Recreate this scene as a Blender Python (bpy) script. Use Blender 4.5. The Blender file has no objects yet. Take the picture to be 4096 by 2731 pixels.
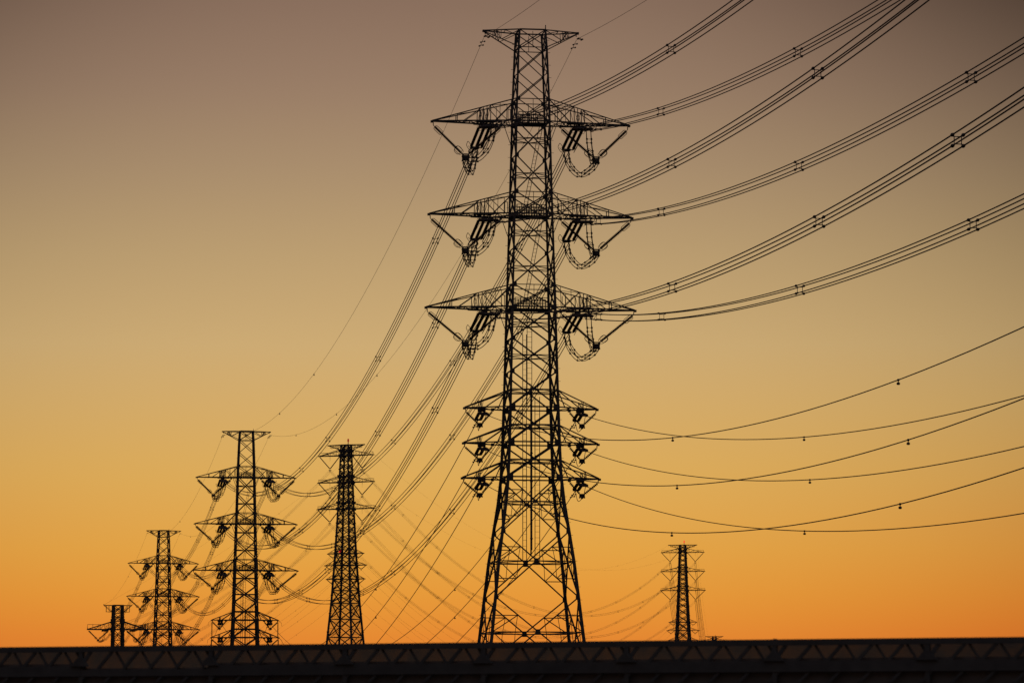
import bpy, math, random
from mathutils import Vector, Matrix
random.seed(7)
R = math.radians
sc = bpy.context.scene
COL = sc.collection

# ------------------------------------------------------------------ camera
FPX = 14644.7                      # focal length in pixels of a 4096 px wide frame
PITCH = R(6.0515)
cd = bpy.data.cameras.new("camera"); cam = bpy.data.objects.new("camera", cd); COL.objects.link(cam)
cd.sensor_width = 36.0; cd.lens = FPX / 4096 * 36.0
cam.location = (0, 0, 0); cam.rotation_euler = (R(90) + PITCH, 0, 0)
cd.clip_start = 0.5; cd.clip_end = 30000
cd.dof.use_dof = True; cd.dof.focus_distance = 480; cd.dof.aperture_fstop = 5.2
sc.camera = cam
GROUND = -1.7                      # the ground lies 1.7 m under the lens

# ------------------------------------------------------------------ sky
SUN_AZ, SUN_EL = -1.5, 0.4         # degrees, right of the view axis / above the horizon
w = bpy.data.worlds.new("World"); sc.world = w; w.use_nodes = True
nt = w.node_tree; nt.nodes.clear()
def N(t, **kw):
    n = nt.nodes.new(t)
    for k, v in kw.items(): setattr(n, k, v)
    return n
def M(op, a, b=None, c=None, clamp=False):
    n = N('ShaderNodeMath', operation=op, use_clamp=clamp)
    for i, v in enumerate((a, b, c)):
        if v is None: continue
        if isinstance(v, (int, float)): n.inputs[i].default_value = v
        else: nt.links.new(v, n.inputs[i])
    return n.outputs[0]
tc = N('ShaderNodeTexCoord'); sep = N('ShaderNodeSeparateXYZ'); nt.links.new(tc.outputs['Generated'], sep.inputs[0])
X, Y, Z = sep.outputs
elev = M('MULTIPLY', M('ARCSINE', Z), 57.29578)
azim = M('MULTIPLY', M('ARCTAN2', X, Y), 57.29578)
def lin(c): return tuple(((v/255+0.055)/1.055)**2.4 if v/255 > 0.04045 else v/255/12.92 for v in c) + (1,)
SKY = [(0.0, (212, 112, 44)), (0.6, (219, 120, 44)), (1.4, (228, 136, 50)), (2.0, (229, 151, 56)), (2.8, (226, 163, 70)), (4.0, (219, 171, 90)),
       (6.0, (203, 170, 116)), (7.4, (186, 157, 113)), (8.7, (168, 141, 109)), (10.0, (151, 124, 102)), (11.4, (135, 109, 92)),
       (13.0, (116, 97, 88)), (20, (98, 86, 86)), (40, (92, 88, 96)), (90, (84, 86, 100))]
ramp = N('ShaderNodeValToRGB')
nt.links.new(M('DIVIDE', elev, 90.0, clamp=True), ramp.inputs[0])
er = ramp.color_ramp
while len(er.elements) > 1: er.elements.remove(er.elements[-1])
er.elements[0].position = 0; er.elements[0].color = lin(SKY[0][1])
for e, c in SKY[1:]:
    el = er.elements.new(e / 90.0); el.color = lin(c)
# afterglow: brightest over the place where the sun went down, dimmer to both sides; lens corner darkening is put into this colour too
wid = M('MAXIMUM', M('SUBTRACT', 15.5, M('MULTIPLY', M('MULTIPLY', elev, elev), 0.055)), 7.5)
q = M('DIVIDE', M('SUBTRACT', azim, SUN_AZ), wid)
glow = M('EXPONENT', M('MULTIPLY', M('POWER', M('ABSOLUTE', q), 3.0), -1.0))
# low sky away from the glow is redder (longer path through the air)
red = M('SUBTRACT', 1.0, M('MULTIPLY', M('MULTIPLY', M('SUBTRACT', 1.0, glow), 1.2), M('MULTIPLY_ADD', elev, -0.2, 1.0, clamp=True)), clamp=True)
tint = N('ShaderNodeCombineXYZ'); tint.inputs[0].default_value = 1.0; nt.links.new(red, tint.inputs[1]); nt.links.new(red, tint.inputs[2])
tinted = N('ShaderNodeVectorMath', operation='MULTIPLY'); nt.links.new(ramp.outputs[0], tinted.inputs[0]); nt.links.new(tint.outputs[0], tinted.inputs[1])
glow = M('ADD', M('MULTIPLY', glow, 0.85), 0.15)
high = M('MULTIPLY_ADD', elev, 1/22.0, -14/22.0, clamp=True)      # above the glow the dusk sky is even all round
glow = M('ADD', M('MULTIPLY', glow, M('SUBTRACT', 1.0, high)), high)
below = M('MULTIPLY_ADD', elev, 0.5, 1.0, clamp=True)
mul = N('ShaderNodeVectorMath', operation='SCALE'); nt.links.new(tinted.outputs[0], mul.inputs[0]); nt.links.new(M('MULTIPLY', glow, below), mul.inputs['Scale'])
nish = N('ShaderNodeTexSky', sky_type='NISHITA', sun_disc=False, sun_elevation=R(SUN_EL), sun_rotation=R(SUN_AZ), dust_density=3.0)
bg1 = N('ShaderNodeBackground'); nt.links.new(mul.outputs[0], bg1.inputs['Color']); bg1.inputs['Strength'].default_value = 1.0
bg2 = N('ShaderNodeBackground'); nt.links.new(nish.outputs[0], bg2.inputs['Color']); bg2.inputs['Strength'].default_value = 0.002
add = N('ShaderNodeAddShader'); nt.links.new(bg1.outputs[0], add.inputs[0]); nt.links.new(bg2.outputs[0], add.inputs[1])
out = N('ShaderNodeOutputWorld'); nt.links.new(add.outputs[0], out.inputs[0])

sl = bpy.data.lights.new("sun", 'SUN'); sl.energy = 0.25; sl.angle = R(0.5); sl.color = (1.0, 0.55, 0.28)
so = bpy.data.objects.new("sun", sl); COL.objects.link(so)
sd_ = Vector((math.sin(R(SUN_AZ))*math.cos(R(SUN_EL)), math.cos(R(SUN_AZ))*math.cos(R(SUN_EL)), math.sin(R(SUN_EL))))
so.rotation_euler = sd_.to_track_quat('Z', 'Y').to_euler()
sc.view_settings.view_transform = 'Standard'; sc.view_settings.look = 'None'
sc.view_settings.exposure = 0; sc.view_settings.gamma = 1; sc.view_settings.use_curve_mapping = False

# ------------------------------------------------------------------ materials
def mat(name, c1, c2, scale=2.0, rough=0.6, metal=0.0, bump=0.0):
    m = bpy.data.materials.new(name); m.use_nodes = True
    t = m.node_tree; b = t.nodes['Principled BSDF']
    co = t.nodes.new('ShaderNodeTexCoord'); no = t.nodes.new('ShaderNodeTexNoise'); no.inputs['Scale'].default_value = scale; no.inputs['Detail'].default_value = 5
    t.links.new(co.outputs['Object'], no.inputs['Vector'])
    r = t.nodes.new('ShaderNodeValToRGB'); r.color_ramp.elements[0].position = .35; r.color_ramp.elements[1].position = .7
    r.color_ramp.elements[0].color = (*c1, 1); r.color_ramp.elements[1].color = (*c2, 1)
    t.links.new(no.outputs[0], r.inputs[0]); t.links.new(r.outputs[0], b.inputs['Base Color'])
    b.inputs['Roughness'].default_value = rough; b.inputs['Metallic'].default_value = metal
    if bump:
        bn = t.nodes.new('ShaderNodeBump'); bn.inputs['Strength'].default_value = bump
        t.links.new(no.outputs[0], bn.inputs['Height']); t.links.new(bn.outputs[0], b.inputs['Normal'])
    return m
STEEL = mat("weathered_steel", (.066, .075, .080), (.10, .112, .116), 1.5, .75)
DARK = mat("dark_painted_steel", (.06, .068, .072), (.09, .10, .104), 1.5, .75)
PORC = mat("insulator_glaze", (.05, .03, .022), (.075, .045, .03), 4, .45)
ALU = mat("dull_aluminium_wire", (.05, .045, .042), (.07, .062, .055), 3, .7)
RAILP = mat("railing_paint", (.075, .088, .094), (.11, .125, .13), 6, .7)
CONC = mat("parapet_concrete", (.14, .145, .145), (.21, .215, .215), 3, .9, bump=.3)
SOIL = mat("field_soil", (.03, .026, .018), (.06, .05, .03), .05, 1.0)
REDL = bpy.data.materials.new("red_lamp"); REDL.use_nodes = True
_b = REDL.node_tree.nodes['Principled BSDF']; _b.inputs['Base Color'].default_value = (.3, .01, .01, 1)
_b.inputs['Emission Color'].default_value = (1, .02, .03, 1); _b.inputs['Emission Strength'].default_value = 1.0
REDD = REDL.copy(); REDD.name = "dim_red_lamp"; REDD.node_tree.nodes['Principled BSDF'].inputs['Emission Strength'].default_value = .22
GAP_GLOW = bpy.data.materials.new("gap_glow_panel"); GAP_GLOW.use_nodes = True      # added translucent sheet that gives the railing gaps their dim brown glow
_t = GAP_GLOW.node_tree; _t.nodes.clear()
_tr = _t.nodes.new('ShaderNodeBsdfTranslucent'); _df = _t.nodes.new('ShaderNodeBsdfDiffuse'); _df.inputs[0].default_value = (.06, .055, .05, 1)
_ns = _t.nodes.new('ShaderNodeTexNoise'); _ns.inputs['Scale'].default_value = 5; _ns.inputs['Detail'].default_value = 5
_co = _t.nodes.new('ShaderNodeTexCoord'); _t.links.new(_co.outputs['Object'], _ns.inputs['Vector'])
_cr = _t.nodes.new('ShaderNodeValToRGB'); _cr.color_ramp.elements[0].position = .35; _cr.color_ramp.elements[1].position = .7
_cr.color_ramp.elements[0].color = (.18, .20, .22, 1); _cr.color_ramp.elements[1].color = (.32, .25, .20, 1)
_t.links.new(_ns.outputs[0], _cr.inputs[0]); _t.links.new(_cr.outputs[0], _tr.inputs[0])
_mx = _t.nodes.new('ShaderNodeMixShader'); _mx.inputs[0].default_value = .5; _o = _t.nodes.new('ShaderNodeOutputMaterial')
_t.links.new(_tr.outputs[0], _mx.inputs[1]); _t.links.new(_df.outputs[0], _mx.inputs[2]); _t.links.new(_mx.outputs[0], _o.inputs[0])

# ------------------------------------------------------------------ mesh helpers
V = Vector
class MB:
    def __init__(s, k=1.0): s.v = []; s.f = []; s.k = k
    def prism(s, p, q, a, b=None, up=None):
        """bar of rectangular section a x b from p to q"""
        p = V(p); q = V(q); b = b or a; d = (q - p); a, b = a*s.k, b*s.k
        if d.length < 1e-6: return
        d.normalize(); up = V(up) if up else (V((0, 0, 1)) if abs(d.z) < .9 else V((0, 1, 0)))
        x = d.cross(up); x.normalize(); y = x.cross(d)
        n = len(s.v)
        for c in (p, q):
            for i, j in ((-1, -1), (1, -1), (1, 1), (-1, 1)): s.v.append(c + x*(i*a/2) + y*(j*b/2))
        s.f += [(n+3, n+2, n+1, n), (n+4, n+5, n+6, n+7)] + [(n+i, n+(i+1) % 4, n+4+(i+1) % 4, n+4+i) for i in range(4)]
    def angle(s, p, q, a, t=None):
        """rolled steel angle section: two flanges"""
        p = V(p); q = V(q); d = (q-p)
        if d.length < 1e-6: return
        d.normalize(); up = V((0, 0, 1)) if abs(d.z) < .9 else V((0, 1, 0))
        x = d.cross(up); x.normalize(); y = x.cross(d); t = t or a*.28
        s.prism(p, q, a, t, up=y); s.prism(p + y*(a*.5) + x*(a*.36), q + y*(a*.5) + x*(a*.36), t, a*.75, up=y)
    def box(s, c, sx, sy, sz): s.prism((c[0], c[1], c[2]-sz/2), (c[0], c[1], c[2]+sz/2), sx, sy, up=(0, 1, 0))
    def tube(s, path, r, n=6, close=False):
        path = [V(p) for p in path]; N_ = len(path); base = len(s.v); px = None
        for i, p in enumerate(path):
            a = path[i-1] if (i > 0 or close) else p; b = path[(i+1) % N_] if (i < N_-1 or close) else p
            d = (b-a).normalized()
            if px is None: px = d.cross(V((0, 0, 1)) if abs(d.z) < .9 else V((0, 1, 0)))
            px = (px - d*px.dot(d)).normalized(); py = d.cross(px)
            rr = r[i] if isinstance(r, (list, tuple)) else r
            for k in range(n):
                an = 2*math.pi*k/n; s.v.append(p + px*(math.cos(an)*rr) + py*(math.sin(an)*rr))
        for i in range(N_ if close else N_-1):
            j = (i+1) % N_
            for k in range(n): s.f.append((base+i*n+k, base+i*n+(k+1) % n, base+j*n+(k+1) % n, base+j*n+k))
        if not close:
            s.f.append(tuple(base+k for k in reversed(range(n)))); s.f.append(tuple(base+(N_-1)*n+k for k in range(n)))
    def build(s, name, m, parent=None):
        me = bpy.data.meshes.new(name); me.from_pydata([tuple(v) for v in s.v], [], s.f); me.update()
        me.materials.append(m); o = bpy.data.objects.new(name, me); COL.objects.link(o)
        if parent: o.parent = parent
        return o
def tag(o, label, cat, group=None):
    o['label'] = label; o['category'] = cat
    if group: o['group'] = group
    return o
def empty(name, loc=(0, 0, 0), rot=(0, 0, 0)):
    o = bpy.data.objects.new(name, None); COL.objects.link(o); o.location = loc; o.rotation_euler = rot; o.empty_display_size = .5
    return o
KIDS = {}
def kid(parent, o): KIDS.setdefault(parent.name, []).append(o); return o
def copy_tree(src, kids, parent=None):
    c = src.copy(); COL.objects.link(c); c.parent = parent
    for k in kids.get(src.name, []): copy_tree(k, kids, c)
    return c
def lump(mb, c, d, L, r):
    """small fitting: a fat spindle along d"""
    c = V(c); d = V(d).normalized()
    mb.tube([c-d*L/2, c-d*L*.3, c+d*L*.3, c+d*L/2], [r*.5, r, r, r*.5], 6)
def string(mb, p, q, r, core, n, seg=8):
    """disc insulator string: ribbed rod between two points"""
    p = V(p); q = V(q); d = q-p; path = [p]; rad = [core*.6]
    for i in range(n):
        for t, rr in ((.08, core), (.30, r), (.48, r*.9), (.62, core)): path.append(p + d*((i+t)/n)); rad.append(rr)
    path.append(q); rad.append(core*.6); mb.tube(path, rad, seg)
def racket(mb, c, ax, side, L, W, r=.03):
    """corona ring: a rounded rectangle loop in the plane (ax, side)"""
    c = V(c); ax = V(ax).normalized(); side = V(side).normalized(); pts = []
    cr = min(L, W)*.35
    for sx, sy, a0 in ((1, 1, 0), (-1, 1, 90), (-1, -1, 180), (1, -1, 270)):
        for k in range(4):
            a = R(a0 + 30*k); pts.append(c + ax*(sx*(L/2-cr) + cr*math.cos(a)) + side*(sy*(W/2-cr) + cr*math.sin(a)))
    mb.tube(pts, r, 5, close=True)

# ------------------------------------------------------------------ ground, parapet, lattice railing
g = MB()
g.v = [V((-9000, -3000, GROUND)), V((9000, -3000, GROUND)), V((9000, 16000, GROUND)), V((-9000, 16000, GROUND))]; g.f = [(0, 1, 2, 3)]
go = g.build("ground", SOIL); go['kind'] = 'structure'

RP0, RP1 = V((-5.93, 42.4, 0)), V((5.265, 37.65, 0))        # railing line; its top edge lies 0.95 m above the lens
RD = (RP1-RP0).normalized(); RN = V((RD.y, -RD.x, 0))        # RN points to the viewer
if RN.y > 0: RN = -RN
RL = (RP1-RP0).length
def rail(t, z, n=0.0): return RP0 + RD*t + RN*n + V((0, 0, z))
T0, T1 = -2.2, RL + 2.2
pw = MB(); pw.prism(rail(T0, (GROUND+.36)/2, -.05), rail(T1, (GROUND+.36)/2, -.05), .36-GROUND+.02, .34, up=RN)
pw.prism(rail(T0, .40, -.05), rail(T1, .40, -.05), .09, .42, up=RN)
po = pw.build("parapet_wall", CONC); tag(po, "dark concrete parapet wall under the lattice railing along the bottom edge", "wall")
lr = empty("lattice_railing", rail(0, .44)); tag(lr, "dark steel lattice railing running across the foreground on the parapet", "railing")
def rb(mb, name, m):
    o = mb.build(name, m); o.parent = lr; o.matrix_parent_inverse = Matrix.Translation(-lr.location); return o
tr = MB(); tr.prism(rail(T0, .9175), rail(T1, .9175), .065, .06, up=RN)
for t in (.228*12.16+4*1.67,): tr.prism(rail(t-.02, .952), rail(t+.02, .952), .01, .03, up=RN)
rb(tr, "top_rail", RAILP)
PER, TP0 = .334, .228*12.16
lo = MB(); TS0, TS1 = TP0-1.67, TP0
lo.prism(rail(T0, .665), rail(TS0, .665), .115, .07, up=RN); lo.prism(rail(TS0, .646), rail(TS1, .646), .077, .06, up=RN); lo.prism(rail(TS1, .665), rail(T1, .665), .115, .07, up=RN)
rb(lo, "lower_rail", RAILP)
lat = MB(); k0 = int((T0-TP0)/PER) - 1
for k in range(k0, k0+54):
    t = TP0 + k*PER + .075
    if t < T0+.2 or t > T1-.2: continue
    if k % 5 != 0:
        lat.prism(rail(t-.005, .888, .012), rail(t-.19, .690, .012), .036, .02, up=RN)
        lat.prism(rail(t+.03, .888, -.016), rail(t+.16, .690, -.016), .024, .02, up=RN)
    else:
        lat.prism(rail(t+.05, .888, .012), rail(t-.1, .690, .012), .042, .02, up=RN)
        lat.prism(rail(t-.15, .888, -.016), rail(t-.03, .690, -.016), .03, .02, up=RN)
    lat.prism(rail(t-.03, .606, .012), rail(t-.20, .445, .012), .03, .02, up=RN)
rb(lat, "lattice_web", RAILP)
for k in range(-2, 9):
    t = TP0 + k*1.67
    if t < T0+.3 or t > T1-.3: continue
    p = MB(); p.prism(rail(t, .445, .001), rail(t, .886, .001), .05, .05, up=RN)
    n = len(p.v)                                   # flared gusset at the post foot
    for nn in (-.008, .03):
        for dx, z in ((-.115, .722), (.115, .722), (.028, .815), (-.028, .815)): p.v.append(rail(t+dx, z, nn+.03))
    p.f += [(n, n+1, n+2, n+3), (n+7, n+6, n+5, n+4)] + [(n+i, n+4+i, n+4+(i+1) % 4, n+(i+1) % 4) for i in range(4)]
    rb(p, "post", RAILP)
for k in range(-2, 9):                                # one added translucent pane per bay, for the glow in the gaps
    a, b = max(T0, TP0+(k-1)*1.67), min(T1, TP0+k*1.67)
    if b-a < .1: continue
    pn = MB(); n = 0; pn.v = [rail(a, .61, -.06), rail(b, .61, -.06), rail(b, .889, -.06), rail(a, .889, -.06)]; pn.f = [(0, 1, 2, 3)]
    rb(pn, "gap_glow_panel", GAP_GLOW)
    kp = MB(); top = .70 if k == 0 else .752
    kp.prism(rail(a, (top+.445)/2, -.045), rail(b, (top+.445)/2, -.045), top-.445, .01, up=RN); rb(kp, "gap_fade_plate", CONC)  # added plate, makes the gaps fade to dark towards the bottom

# ------------------------------------------------------------------ the four-circuit tension tower
HW = [(-20, 8.3), (0, 5.95), (9.7, 4.79), (17.45, 3.95), (23.73, 3.06), (26.27, 2.80), (29.95, 2.64), (33.65, 2.527), (46.62, 2.214), (56.52, 1.952), (66.5, 1.711), (72.09, 1.507), (73.96, 1.385)]
def interp(tab, z):
    for (a, b), (c, d) in zip(tab, tab[1:]):
        if z <= c: return b + (d-b)*(z-a)/(c-a)
    return tab[-1][1]
ZA = {'top': 73.96, 'a1': 64.08, 'a2': 54.15, 'a3': 44.23, 'L1': 33.65, 'L2': 29.95, 'L3': 26.27}
UP = {'top': 72.09, 'a1': 66.5, 'a2': 56.52, 'a3': 46.62, 'L1': 35.45, 'L2': 31.75, 'L3': 28.07}
TA = {'top': 5.03, 'a1': 10.57, 'a2': 10.88, 'a3': 11.17, 'L1': 7.06, 'L2': 7.17, 'L3': 7.29}
NODES = [(73.96, 0), (72.09, 0), (69.33, 0), (66.5, 0), (64.08, 0), (60.4, 1), (56.52, 1), (54.15, 0), (50.45, 1), (46.62, 1), (44.23, 0), (40.9, 1), (37.4, 1),
         (33.65, 1), (29.95, 1), (26.27, 1), (20.55, 2), (13.67, 2), (5.8, 2), (-4, 0), (-14, 0)]   # 0 plain X, 1 X with a horizontal through its centre, 2 big panel with redundants (for the panel above the node)
def lat_tower(label, loc, yaw, group, thick=1.0):
    """loc.z is the height of the tower's zero level; its feet go down to the ground"""
    zb = GROUND - loc[2]
    root = empty("transmission_tower", (loc[0], loc[1], GROUND), (0, 0, yaw)); tag(root, label, "pylon", group)
    off = -zb                                        # local z = ZA z + off
    hw = lambda z: interp(HW, z)
    def C(sx, sy, z): h = hw(z); return V((sx*h, sy*h, z+off))
    lv = [-99] + sorted({z for z, _ in HW} | {zb}); lv = [z for z in lv if z >= zb]
    for sx in (-1, 1):
        for sy in (-1, 1):
            m = MB()
            for a, b in zip(lv, lv[1:]):
                wd = thick*(.33 if b <= 26.3 else .31 if b < 34 else .26 if b < 56 else .21)
                m.angle(C(sx, sy, a), C(sx, sy, b), wd)
            if sx*sy < 0:
                z = max(zb+3, -99)
                while z < 73.5: p = C(sx, sy, z); m.prism(p, p+V((sx*.34, 0, 0)), .035); z += 1.35
            m.box((sx*hw(zb), sy*hw(zb), .3), 1.1, 1.1, .6)
            m.build("leg", STEEL, root)
    faces = [((-1, -1), (1, -1)), ((1, 1), (-1, 1)), ((1, -1), (1, 1)), ((-1, 1), (-1, -1))]
    for fi, (ca, cb) in enumerate(faces):
        m = MB()
        for (zt, _), (z0, kind) in zip(NODES, NODES[1:]):
            if zt <= zb+1: continue
            if z0 < zb: z0 = zb; kind = min(kind, 0)
            big = zt < 27
            wd = thick*(.15 if big else .17 if zt < 46 else .14 if zt < 66 else .105)
            A0, A1, B0, B1 = C(*ca, z0), C(*ca, zt), C(*cb, z0), C(*cb, zt)
            m.angle(A0, B1, wd); m.angle(B0, A1, wd)
            w0, w1 = hw(z0), hw(zt); f = w0/(w0+w1); zc = z0 + (zt-z0)*f; cen = A0.lerp(B1, f)
            if kind: m.prism(C(*ca, zc), C(*cb, zc), thick*(.17 if big else .09), thick*(.12 if big else .09))
            if kind and fi == 0:                      # plan bracing: a diamond between the face centres
                h = hw(zc); D4 = [V((0, -h, zc+off)), V((h, 0, zc+off)), V((0, h, zc+off)), V((-h, 0, zc+off))]
                for i in range(4): m.prism(D4[i], D4[(i+1) % 4], thick*.08)
            if kind == 2:
                for cc in (ca, cb):
                    for ze in (zt, z0):
                        mid = C(*cc, ze).lerp(cen, .52); zl = mid.z-off
                        m.prism(mid, C(*cc, zl), thick*.10); m.prism(mid, C(*cc, zc), thick*.10)
                        m.prism(mid, C(*cc, zc).lerp(cen, .5), thick*.06)
                gx = (cb[0]-ca[0])/2; hh = .18 if zt > 22 else .28; m.prism(cen-V((0, 0, hh)), cen+V((0, 0, hh)), .5 if gx else .1, .1 if gx else .5, up=(0, 1, 0))
            elif z0 < 45 and kind:
                gx = (cb[0]-ca[0])/2; m.prism(cen-V((0, 0, .15)), cen+V((0, 0, .15)), .4 if gx else .06, .06 if gx else .4, up=(0, 1, 0))
        for z in (72.09, 66.5, 56.52, 46.62, 35.45, 31.75, 28.07):
            if z > zb: m.prism(C(*ca, z), C(*cb, z), thick*.09)
        for z in (73.96, 64.08, 54.15, 44.23, 33.65, 29.95, 26.27):
            if z > zb: m.angle(C(*ca, z), C(*cb, z), thick*(.16 if z < 60 else .15))
        for z in (72.09, 66.5, 56.52, 46.62):        # hangers from the upper horizontals
            if z > zb: a = C(*ca, z).lerp(C(*cb, z), .5); m.prism(a, a-V((0, 0, 2.2 if z < 70 else -1.7)), .055)
        if fi < 2:                                    # gusset plates on the two faces across the line
            for cc in (ca, cb):
                for z, sz in ((72.09, .3), (69.33, .26), (66.5, .42), (64.08, .5), (60.4, .4), (56.52, .45), (54.15, .5), (50.45, .4), (46.62, .5), (44.23, .6), (40.9, .45), (37.4, .45), (33.65, .66), (29.95, .66), (26.27, .66), (20.55, .4), (13.67, .4), (5.8, .4)):
                    if z > zb+1:
                        p = C(*cc, z) + V((-cc[0]*sz*.28, 0, 0)); m.prism(p-V((0, 0, sz/2)), p+V((0, 0, sz/2)), sz, .07, up=(0, 1, 0))
        m.build("bracing", STEEL, root)
    for key in ('top', 'a1', 'a2', 'a3', 'L1', 'L2', 'L3'):
        z0, zu, tip = ZA[key], UP[key], TA[key]
        if z0 < zb+2: continue
        for sx in (-1, 1):
            m = MB(thick); ty = .14; tipz = z0 + off
            lowz, highz = (z0, zu)
            def Bt(f, s): return V((sx*tip, s*ty, tipz)).lerp(C(sx, s, lowz), f)
            def Up(f, s): return V((sx*tip, s*ty, tipz + (.06 if key != 'top' else -.1))).lerp(C(sx, s, highz), f)
            m.box((sx*(tip+.02), 0, tipz), .3, .4, .22)
            m.prism((sx*(tip-.12), 0, tipz-.1), (sx*(tip-.12), 0, tipz-.38), .09)
            if key == 'top':
                for s in (-1, 1):
                    m.angle(Bt(0, s), Bt(1, s), .12); m.angle(Up(0, s), Up(1, s), .1)
                    for f in (.28, .38, .48): m.prism(Bt(f, s), Up(f, s), .06)
                    m.prism(Up(.5, s), Bt(1, s), .08); m.prism(Up(.5, s), Bt(.32, s), .06); m.prism(Up(.28, s), Bt(.4, s), .05)
                for a, b in ((.3, .6), (.6, 1.0)): m.prism(Bt(a, -1), Bt(b, 1), .06); m.prism(Bt(a, 1), Bt(a, -1), .06)
            elif key[0] == 'a':
                for s in (-1, 1):
                    m.angle(Bt(0, s), Bt(1, s), .15); m.angle(Up(0, s), Up(1, s), .11)
                    m.prism(Bt(.295, s), Up(.295, s), .09)
                    m.prism(Bt(.36, s), Up(.585, s), .085)
                    for f in (.56, .60, .645, .69): m.prism(Bt(f, s), Up(f, s), .085)
                    m.prism(Bt(.56, s), Up(.60, s), .05); m.prism(Bt(.645, s), Up(.60, s), .05); m.prism(Bt(.645, s), Up(.69, s), .05)
                    m.prism(Up(.70, s), Bt(.90, s), .075); m.prism(Up(1, s), Bt(.74, s), .11)
                    m.prism(Bt(.93, s), Up(.93, s), .06); m.prism(Bt(.80, s), Up(.80, s), .05)
                    m.prism(Bt(.52, s), Bt(.80, s), .3, .16)       # heavy beam that carries the tension strings
                    m.prism(Bt(.90, s), V((sx*hw(z0-2.2), s*hw(z0-2.2), z0-2.2+off)), .07)   # knee brace to the leg
                for a, b in ((.12, .295), (.295, .45), (.45, .56), (.56, .66), (.66, .8), (.8, 1)):
                    m.prism(Bt(a, -1), Bt(b, 1), .07); m.prism(Bt(b, 1), Bt(b, -1), .08); m.prism(Bt(a, 1), Bt(b, -1), .07)
                for a, b in ((.295, .56), (.69, 1)): m.prism(Up(a, -1), Up(b, 1), .06)
                for f in (.56, .69): m.prism(Up(f, -1), Up(f, 1), .06)
                m.prism(Bt(.54, 0)+V((0, 0, .1)), Bt(.76, 0)+V((0, 0, .1)), 1.0, .07)      # walkway plate
                m.box((sx*5.0, 0, tipz-.28), .5, 1.4, .3)
                m.box((sx*3.2, 0, tipz-.2), .25, .5, .3)
            else:
                for s in (-1, 1):
                    m.angle(Bt(0, s), Bt(1, s), .14); m.angle(Up(0, s), Up(1, s), .13)
                    m.prism(Bt(.36, s), Up(.36, s), .09); m.prism(Bt(.44, s), Up(1, s), .1); m.prism(Bt(.38, s), Up(.40, s), .06)
                    m.prism(Bt(.83, s), Up(1, s), .09)
                m.prism(Bt(.36, -1), Up(.40, 1), .06); m.prism(Bt(.36, -1), Bt(.36, 1), .09)
                for a, b in ((.2, .4), (.4, .7), (.7, 1)): m.prism(Bt(a, -1), Bt(b, 1), .07); m.prism(Bt(b, 1), Bt(b, -1), .08)
                m.box((sx*5.25, 0, tipz-.12), .8, 1.0, .42)
                m.box((sx*4.1, 0, tipz-.12), .3, .5, .3)
                m.tube([(sx*5.9, -.3, tipz+.1), (sx*5.85, -.3, tipz+.5), (sx*5.6, -.3, tipz+.85)], .02, 4)
            m.build("crossarm", STEEL, root)
        if key[0] == 'a':                            # working platform with handrails inside the body
            m = MB(); h = hw(z0); zz = tipz
            m.box((0, 0, zz-.02), 2*h-.3, 1.6, .1)
            for s in (-1, 1):
                for hh in (.45, .8, 1.15): m.prism((-h*.8, s*.85, zz+hh), (h*.75, s*.85, zz+hh), .07)
                for i in range(7): x = -h*.8 + i*h*1.55/6; m.prism((x, s*.85, zz), (x, s*.85, zz+1.15), .09)
            for x in (-h*1.5, -h*1.35): m.prism((x, -h*.8, zz), (x, -h*.8, zz+1.25), .07); m.prism((-x, -h*.8, zz), (-x, -h*.8, zz+1.25), .07)
            m.prism((-h*1.5, -h*.8, zz+1.25), (-h*1.35, -h*.8, zz+1.25), .07)
            m.build("platform", STEEL, root)
    def ladder(a, b, wdt=.36, step=.42, rail_w=.06):
        m = MB(); a = V(a); b = V(b); L = (b-a).length; s = V((wdt/2, 0, 0))
        for q in (-1, 1): m.prism(a+s*q, b+s*q, rail_w)
        for i in range(1, int(L/step)): c = a.lerp(b, i*step/L); m.prism(c-s, c+s, .03)
        m.build("ladder", STEEL, root)
    ladder((1.15, .2, 63.9+off), (-.75, -.1, 54.5+off)); ladder((1.15, .2, 54.0+off), (-.75, -.1, 44.5+off))
    zl = max(17.6, zb+1)
    ladder((-.2, -.3, 44+off), (-.2, -.3, 34+off), .5, .55); ladder((-.75, -.5, 41.5+off), (-.75, -.5, zl+off), .4, .62, .07); ladder((.75, .5, 35+off), (.75, .5, zl+off), .5, .62, .07)
    m = MB(); m.tube([(0, 0, 36+off), (0, 0, zl+.7+off)], .085, 8); m.tube([(.14, .2, 36+off), (.14, .2, zl+1.2+off)], .04, 6)
    for z in range(20, 36, 3): m.box((.05, 0, z+off), .3, .2, .1)
    m.build("cable_conduit", STEEL, root)
    m = MB(); p = C(1, -1, 73.96); m.tube([p, p+V((0, 0, .55))], .05, 6); m.build("lightning_rod", STEEL, root)
    return root

A_ = (2.0, 385.0, 0.0, R(8.2)); B_ = (-56.98, 783.2, -10.41, .157); C_ = (-105.3, 1106.8, -14.145, .261)
ROW = "lattice pylons of the row marching away to the left"
lat_tower("tallest black lattice pylon right of centre, with six pairs of hung crossarms", A_[:3], A_[3], ROW, .93)
lat_tower("second largest lattice pylon, left of centre, wide crossarms above two low small ones", B_[:3], B_[3], ROW, 1.38)
lat_tower("third lattice pylon of the left row, narrow flat top and three wide crossarms", C_[:3], C_[3], ROW, 1.55)

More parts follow.
